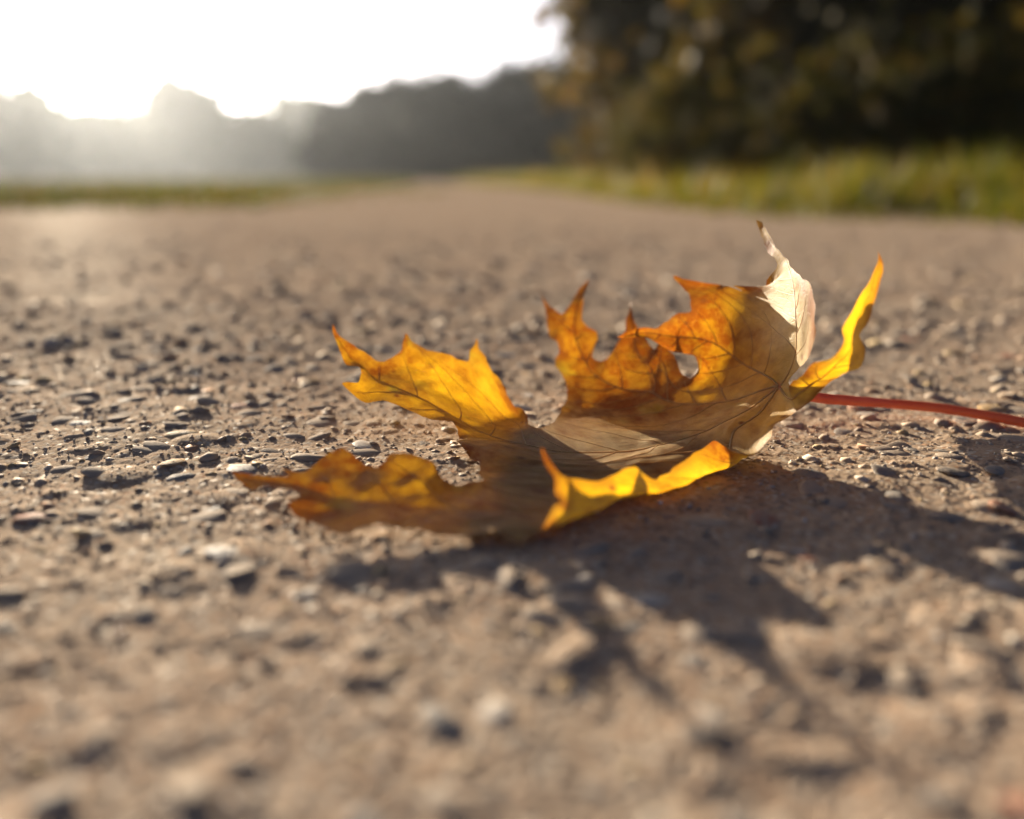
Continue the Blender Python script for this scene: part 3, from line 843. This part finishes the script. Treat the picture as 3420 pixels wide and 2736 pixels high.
def blades(name, x, y, h, w, tones, seed, **props):
    rg = np.random.default_rng(seed); n = len(x)
    a = rg.uniform(0, 6.28, n); lean = rg.uniform(.1, .7, n) * h; la = rg.uniform(0, 6.28, n)
    ux, uy = np.cos(a) * w, np.sin(a) * w
    lx, ly = np.cos(la) * lean, np.sin(la) * lean
    cl = vnoise(x / .16, y / .16, seed + 50) * .6 + vnoise(x / .5, y / .5, seed + 51) * .6
    h = h * np.clip(cl * 1.7 - .25, .18, 1.35)
    z0 = np.full(n, .0)
    V = np.stack([
        np.stack([x - ux, y - uy, z0], -1), np.stack([x + ux, y + uy, z0], -1),
        np.stack([x - ux * .8 + lx * .3, y - uy * .8 + ly * .3, h * .55], -1), np.stack([x + ux * .8 + lx * .3, y + uy * .8 + ly * .3, h * .55], -1),
        np.stack([x + lx, y + ly, h], -1)], 1)
    b = (np.arange(n) * 5)[:, None]
    F = np.concatenate([b + [0, 1, 3], b + [0, 3, 2], b + [2, 3, 4]])
    me = mesh_np(name, V.reshape(-1, 3), F)
    c = tones[rg.integers(0, len(tones), n)] * rg.uniform(.7, 1.25, (n, 1))
    cattr(me, 'tone', np.repeat(c, 5, axis=0))
    return obj(name, me, M_GRASS, **props)

def beyond(edge, n, wmax, seed, pw=1.6, ymin=0, ymax=99):
    rg = np.random.default_rng(seed)
    e = np.array(edge); e = e[(e[:, 1] >= ymin) & (e[:, 1] <= ymax)]
    wts = np.linalg.norm(np.diff(e, axis=0), axis=1); i = rg.choice(len(e) - 1, n, p=wts / wts.sum())
    t = rg.uniform(0, 1, n); px = e[i, 0] + (e[i + 1, 0] - e[i, 0]) * t; py = e[i, 1] + (e[i + 1, 1] - e[i, 1]) * t
    d = e[i + 1] - e[i]; d /= np.linalg.norm(d, axis=1, keepdims=True)
    o = rg.uniform(0, 1, n) ** pw * wmax
    return px, py, d, o
G_TONES = np.array([(.065, .078, .012), (.075, .085, .015), (.05, .064, .011), (.10, .088, .02), (.12, .092, .028)])
D_TONES = np.array([(.17, .115, .045), (.14, .10, .04), (.12, .10, .03), (.10, .09, .025)])
px, py, d, o = beyond(RE, 26000, 2.2, 1)
x, y = px + d[:, 1] * o, py - d[:, 0] * o
rg = np.random.default_rng(2)
blades('grass', x, y, rg.uniform(.05, .14, len(x)) * (0.45 + .55 * np.minimum(o / .25, 1)) + .02 * np.minimum(o, 1), rg.uniform(.0016, .004, len(x)), G_TONES, 3, kind='stuff', label='green grass along the edge of the path in front of the dark trees', category='grass')
px, py, d, o = beyond(RE, 9000, 3.2, 5, 1.0, ymin=2.2)
x, y = px + d[:, 1] * (o + .12), py - d[:, 0] * (o + .12)
blades('dry_grass', x, y, rg.uniform(.06, .17, len(x)), rg.uniform(.002, .004, len(x)), D_TONES, 6, kind='stuff', label='tawny dry grass behind the green verge on the dark tree side', category='grass')
px, py, d, o = beyond(LE, 24000, 5.5, 7)
x, y = px - d[:, 1] * o, py + d[:, 0] * o
blades('grass', x, y, rg.uniform(.02, .06, len(x)) * (0.5 + .5 * np.minimum(o / .3, 1)), rg.uniform(.002, .005, len(x)), G_TONES * .65, 8, kind='stuff', label='low grass on the sunny open side of the path', category='grass')

def bark_mat(name, c1, c2):
    t = NT(name)
    co = t.n('ShaderNodeTexCoord').outputs['Object']
    a = t.n('ShaderNodeTexNoise', {'Vector': co, 'Scale': 22.0, 'Detail': 6.0, 'Roughness': .7}).outputs[0]
    b = t.n('ShaderNodeBump', {'Strength': .9, 'Distance': .02, 'Height': a}).outputs[0]
    return t.surf(t.n('ShaderNodeBsdfPrincipled', {'Base Color': t.mix(c1, c2, t.ramp(a, [(.35, 0.0), (.65, 1.0)])), 'Roughness': .9, 'Normal': b}).outputs[0])
M_BARK = bark_mat('bark', (.06, .045, .032), (.11, .085, .065))
M_BARKP = bark_mat('pale_bark', (.13, .10, .08), (.20, .165, .14))

def woody(parts, h, r, rg, limbs):
    """tapered trunk with limbs, one mesh"""
    Vs, Fs, off = [], [], 0
    z = np.linspace(-.05, h, 9)
    wob = np.cumsum(rg.normal(0, .012 * h, (9, 2)), axis=0); wob -= wob[0]
    tr = np.column_stack([wob, z])
    rad = r * (1 - .8 * np.linspace(0, 1, 9)); rad[0] *= 1.35
    segs = [(tr, rad)]
    for k in range(limbs):
        i = rg.integers(3, 8); a = rg.uniform(0, 6.28); L = h * rg.uniform(.22, .42)
        q = np.linspace(0, 1, 5)[:, None]
        dirv = np.array((math.cos(a), math.sin(a), rg.uniform(.35, .9)))
        segs.append((tr[i] + q * dirv * L + q ** 2 * np.array((0, 0, .15 * L)), rad[i] * .55 * (1 - .85 * q[:, 0])))
    for p, rr_ in segs:
        v, f = tube(p, rr_, 7); Vs.append(v); Fs.append(f + off); off += len(v)
    return np.concatenate(Vs), np.concatenate(Fs), [s[0][-1] for s in segs[1:]] + [tr[-1]]

def foliage(centres, spread, n, size, tones, rg, flat=.8):
    c = np.asarray(centres)[rg.integers(0, len(centres), n)]
    d = rg.normal(size=(n, 3)); d /= np.linalg.norm(d, axis=1, keepdims=True)
    p = c + d * (spread * np.abs(rg.normal(0, .85, n)))[:, None] * np.array((1, 1, flat))      # thins out towards the edge of each clump
    u = rg.normal(size=(n, 3)); u /= np.linalg.norm(u, axis=1, keepdims=True)
    w = np.cross(u, rg.normal(size=(n, 3))); w /= np.linalg.norm(w, axis=1, keepdims=True)
    s = size * rg.uniform(.6, 1.3, n)[:, None]
    V = np.stack([p - u * s, p + w * s * .6, p + u * s, p - w * s * .6], 1).reshape(-1, 3)
    F = np.arange(4 * n).reshape(-1, 4)
    # each clump has its own shade of leaf
    ct = tones[rg.integers(0, len(tones), n)] * rg.uniform(.75, 1.25, (n, 1))
    return V, F, np.repeat(ct, 4, axis=0)

def tree(name, loc, h, trunk_r, crown_c, crown_r, n, size, tones, seed, label, group, cat='tree', bark=M_BARK, fol=M_FOL, clumps=26, limbs=8):
    rg = np.random.default_rng(seed)
    root = empty(name, loc, rg.uniform(0, 6.28), label, cat, group)
    v, f, ends = woody(None, h * .8, trunk_r, rg, limbs)
    obj('trunk' if cat == 'tree' else 'stem', mesh_np('trunk', v, f), bark, root)
    cs = []
    while len(cs) < clumps:
        q = rg.uniform(-1, 1, 3)
        if .2 < np.linalg.norm(q) < 1: cs.append(np.array((0, 0, crown_c)) + q * np.array(crown_r))
    cs += [e for e in ends if e[2] > crown_c - crown_r[2]]
    V, F, T = foliage(cs, crown_r[0] * .34, n, size, tones, rg)
    V[:, 2] = np.maximum(V[:, 2], .02)
    me = mesh_np('crown', V, F, False); cattr(me, 'tone', T)
    obj('crown' if cat == 'tree' else 'foliage', me, fol, root)
    return root

AUT = np.array([(.075, .052, .015), (.06, .046, .015), (.09, .057, .014), (.05, .042, .015)])
OLV = np.array([(.035, .034, .012), (.045, .038, .014), (.05, .036, .016), (.03, .03, .014)])
DRK = np.array([(.022, .024, .014), (.03, .028, .015), (.026, .02, .013)])
SHR = np.array([(.065, .06, .016), (.05, .05, .014), (.085, .06, .018), (.04, .04, .013), (.10, .08, .02)])
FAR = np.array([(.014, .018, .014), (.018, .021, .016), (.012, .016, .014)])

def X(px, Y): return (px - 1710) / 2958.0 * Y            # photo column -> metres across at distance Y
# the wood on the right: trees of one kind side by side, browning towards the open sky
row = [  # column, distance, height, tones, label
 (1985, 8.5, 4.6, AUT, 'tawny autumn tree at the open end of the dark wood, next to the sky'),
 (2190, 10.5, 5.4, AUT, 'second tree from the open sky in the wood, brownish olive crown'),
 (2330, 7.4, 4.0, OLV, 'olive brown tree standing behind the pale trunk'),
 (2620, 8.2, 4.6, DRK, 'dark tree in the middle of the wood, above the brightest grass'),
 (2840, 10.0, 5.2, DRK, 'dark tree in the second row of the wood, under the small pale gap'),
 (3020, 7.2, 4.2, OLV, 'brown tree in the wood, above the tip of the upright yellow lobe'),
 (3240, 8.4, 4.8, DRK, 'dark tree near the corner of the wood'),
 (3460, 7.0, 4.4, DRK, 'dark tree cut by the frame at the end of the wood'),
 (3760, 8.0, 4.6, DRK, 'dark tree just past the frame at the end of the wood'),
]
for i, (c, Y, h, tn, lab) in enumerate(row):
    w = 1.15 if i > 1 else .95
    xx = X(c, Y) + (.42 if i == 0 else .15 if i == 1 else 0)
    tree('broadleaf_tree', (xx, Y, .02), h, .075, h * .52, (w, .9, h * .50), 14000, .085, tn, 300 + i, lab, 'trees of the wood beside the path', clumps=40, fol=M_FOL if i < 2 else M_FOLD)
tree('gap_bush', (X(1985, 20), 20, .05), 2.6, .05, 1.2, (.75, .7, 1.3), 4000, .1, OLV, 380, 'dark bush filling the gap between the dark clump and the wood', None, cat='bush', fol=M_FOLD, clumps=16, limbs=4)
back = [(2350, 15, 7.5), (2700, 14, 7.5), (3000, 15, 8), (3300, 14, 8), (3650, 14, 8)]
for i, (c, Y, h) in enumerate(back):
    tree('broadleaf_tree', (X(c, Y) + .3, Y, .02), h, .12, h * .5, (1.9, 1.4, h * .5), 15000, .16, DRK, 340 + i, ['tall dark tree in the back row of the wood, nearest the open sky', 'tall dark tree in the back row, second from the open sky', 'tall dark tree in the middle of the back row of the wood', 'tall dark tree in the back row, second from the frame edge', 'tall dark tree in the back row, beyond the frame edge'][i], 'back row of the wood', clumps=44)
tree('pale_tree', (X(2355, 5.6), 5.6, .02), 3.4, .075, 1.35, (.55, .5, .85), 3800, .06, AUT, 371, 'slender tree with a pale greyish trunk in front of the dark wood', None, bark=M_BARKP, limbs=5, clumps=14)
shr = [(2290, 5.4, .6, 'olive shrub just left of the pale trunk'), (2830, 5.2, .75, 'tall loose shrub between the yellow lobe and the pale trunk'), (3080, 4.9, .7, 'tall brown shrub right of the yellow lobe tip'), (2480, 4.9, .55, 'olive shrub just right of the pale trunk'), (2700, 4.4, .5, 'low green shrub behind the brightest grass'), (2950, 4.3, .6, 'yellow green shrub behind the tip of the yellow lobe'),
       (3200, 4.0, .55, 'brownish shrub in front of the dark wood near the corner'), (3400, 3.7, .6, 'green shrub cut by the frame at the end of the grass'), (2150, 6.6, .5, 'tawny low shrub at the open end of the wood')]
for i, (c, Y, h, lab) in enumerate(shr):
    tree('shrub', (X(c, Y), Y, .02), h, .018, h * .45, (h * .95, h * .6, h * .5), 3600, .034, SHR if i != 8 else AUT, 390 + i, lab, 'shrubs along the wood edge', cat='shrub', clumps=16, limbs=5, fol=M_FOLS)
# hedge bushes at the feet of the far trees
for i in range(13):
    c = -260 + i * 120; Y = 60 + (i * 7) % 9
    tree('hedge_bush', (X(c, Y), Y, .1), 3.2 + .5 * math.sin(i * 2.1), .05, 1.4, (2.1, 1.2, 1.6), 4000, .26, np.array([(.05, .055, .03), (.06, .06, .035), (.045, .05, .03)]), 500 + i, 'hazy hedge bush %s on the sunny side' % ['at the frame edge in the glare', 'second from the glare edge', 'third from the glare edge', 'fourth from the glare edge', 'fifth from the glare edge', 'below the tall hazy tree', 'just past the tall hazy tree', 'midway between the glare and the dark trees', 'fifth from the dark trees', 'fourth from the dark trees', 'third from the dark trees', 'second from the dark trees', 'touching the dark trees'][i], 'hedge under the hazy trees', cat='bush', clumps=12, limbs=4)
for i, (c, lab) in enumerate([(1130, 'dark bush at the sunny end of the dark clump'), (1270, 'dark bush second from the sunny end of the clump'), (1395, 'dark bush left of the end of the path'), (1455, 'lighter small bush just left of the end of the path'), (1540, 'dark bush straight behind the end of the path'), (1670, 'dark bush right of the end of the path'), (1790, 'dark bush under the tree beside the wood'), (1900, 'dark bush in the gap beside the wood')]):
    tree('dark_bush', (X(c, 24), 24, .05), 1.3, .03, .6, (1.05, .6, .68), 5000, .12, FAR, 530 + i, lab, 'bushes under the dark trees', cat='bush', fol=M_FOLD, clumps=12, limbs=4)
# dark clump of trees across the end of the path
mid = [(1690, 46, 5.7, 2.1, 'tallest dark tree at the end of the path, beside the wood'), (1500, 50, 5.5, 2.3, 'dark tree at the end of the path, second from the wood'), (1330, 47, 5.4, 2.0, 'round dark tree at the end of the path, third from the wood'),
       (1170, 52, 4.6, 2.0, 'lower dark tree at the end of the path, fourth from the wood'), (1860, 42, 5.3, 2.4, 'dark tree at the end of the path, half hidden by the wood'), (1580, 43, 4.0, 1.8, 'small dark tree in front of the clump at the end of the path')]
for i, (c, Y, h, w, lab) in enumerate(mid):
    Y, h, w = Y * .62, h * .6, w * .6
    tree('dark_tree', (X(c, Y), Y, .1), h, .16, h * .46, (w * 1.12, 1.1, h * .5), 8000, .12, FAR, 420 + i, lab, 'dark trees across the end of the path', fol=M_FOLD, clumps=34)
# hazy trees on the sunny side
lf = [(730, 76, 5.4, 2.4, 'short hazy tree at the foot of the tall hazy one'), (1010, 85, 7.4, 2.6, 'faint low tree left of the dark clump'), (880, 78, 5.2, 2.2, 'faint olive tree beside the tall hazy one'), (640, 80, 9.4, 1.7, 'tall hazy tree standing alone against the bright sky'), (480, 84, 6.0, 2.4, 'hazy tree next to the tall hazy one, towards the glare'),
      (280, 74, 5.4, 2.4, 'hazy tree in the row towards the glare'), (90, 70, 7.2, 2.4, 'hazy tree in the glare near the frame edge'), (-90, 66, 8.0, 3.2, 'tallest hazy tree in the glare at the frame edge'), (1400, 66, 6.2, 2.2, 'dim tree behind the end of the path, between the dark trees'), (1120, 80, 4.8, 2.4, 'low hazy tree behind the left end of the dark clump')]
for i, (c, Y, h, w, lab) in enumerate(lf):
    Y, h, w = Y * .95, h * .92, w * .95
    tree('hazy_tree', (X(c, Y), Y, .15), h, .2, h * .46, (w * 1.3, 2.4, h * .5), 9000, .40, np.array([(.05, .055, .03), (.06, .06, .035), (.045, .05, .03)]), 450 + i, lab, 'hazy trees on the sunny side', fol=M_FOL, clumps=30)

# ---- the morning air
hb = bmesh.new(); bmesh.ops.create_cube(hb, size=1.0)
hm = bpy.data.meshes.new('haze'); hb.to_mesh(hm); hb.free()
HZ = NT('haze_air')
vol = HZ.n('ShaderNodeVolumePrincipled', {'Density': .0007, 'Anisotropy': .7, 'Color': (.86, .92, 1.0, 1)})
HZ.t.links.new(vol.outputs[0], HZ.out.inputs['Volume'])
haze = obj('haze', hm, HZ.m, kind='stuff', label='thin bright haze over the path and the trees', category='haze')
haze.location = (0, 10, 9.5); haze.scale = (1000, 1000, 21.5)
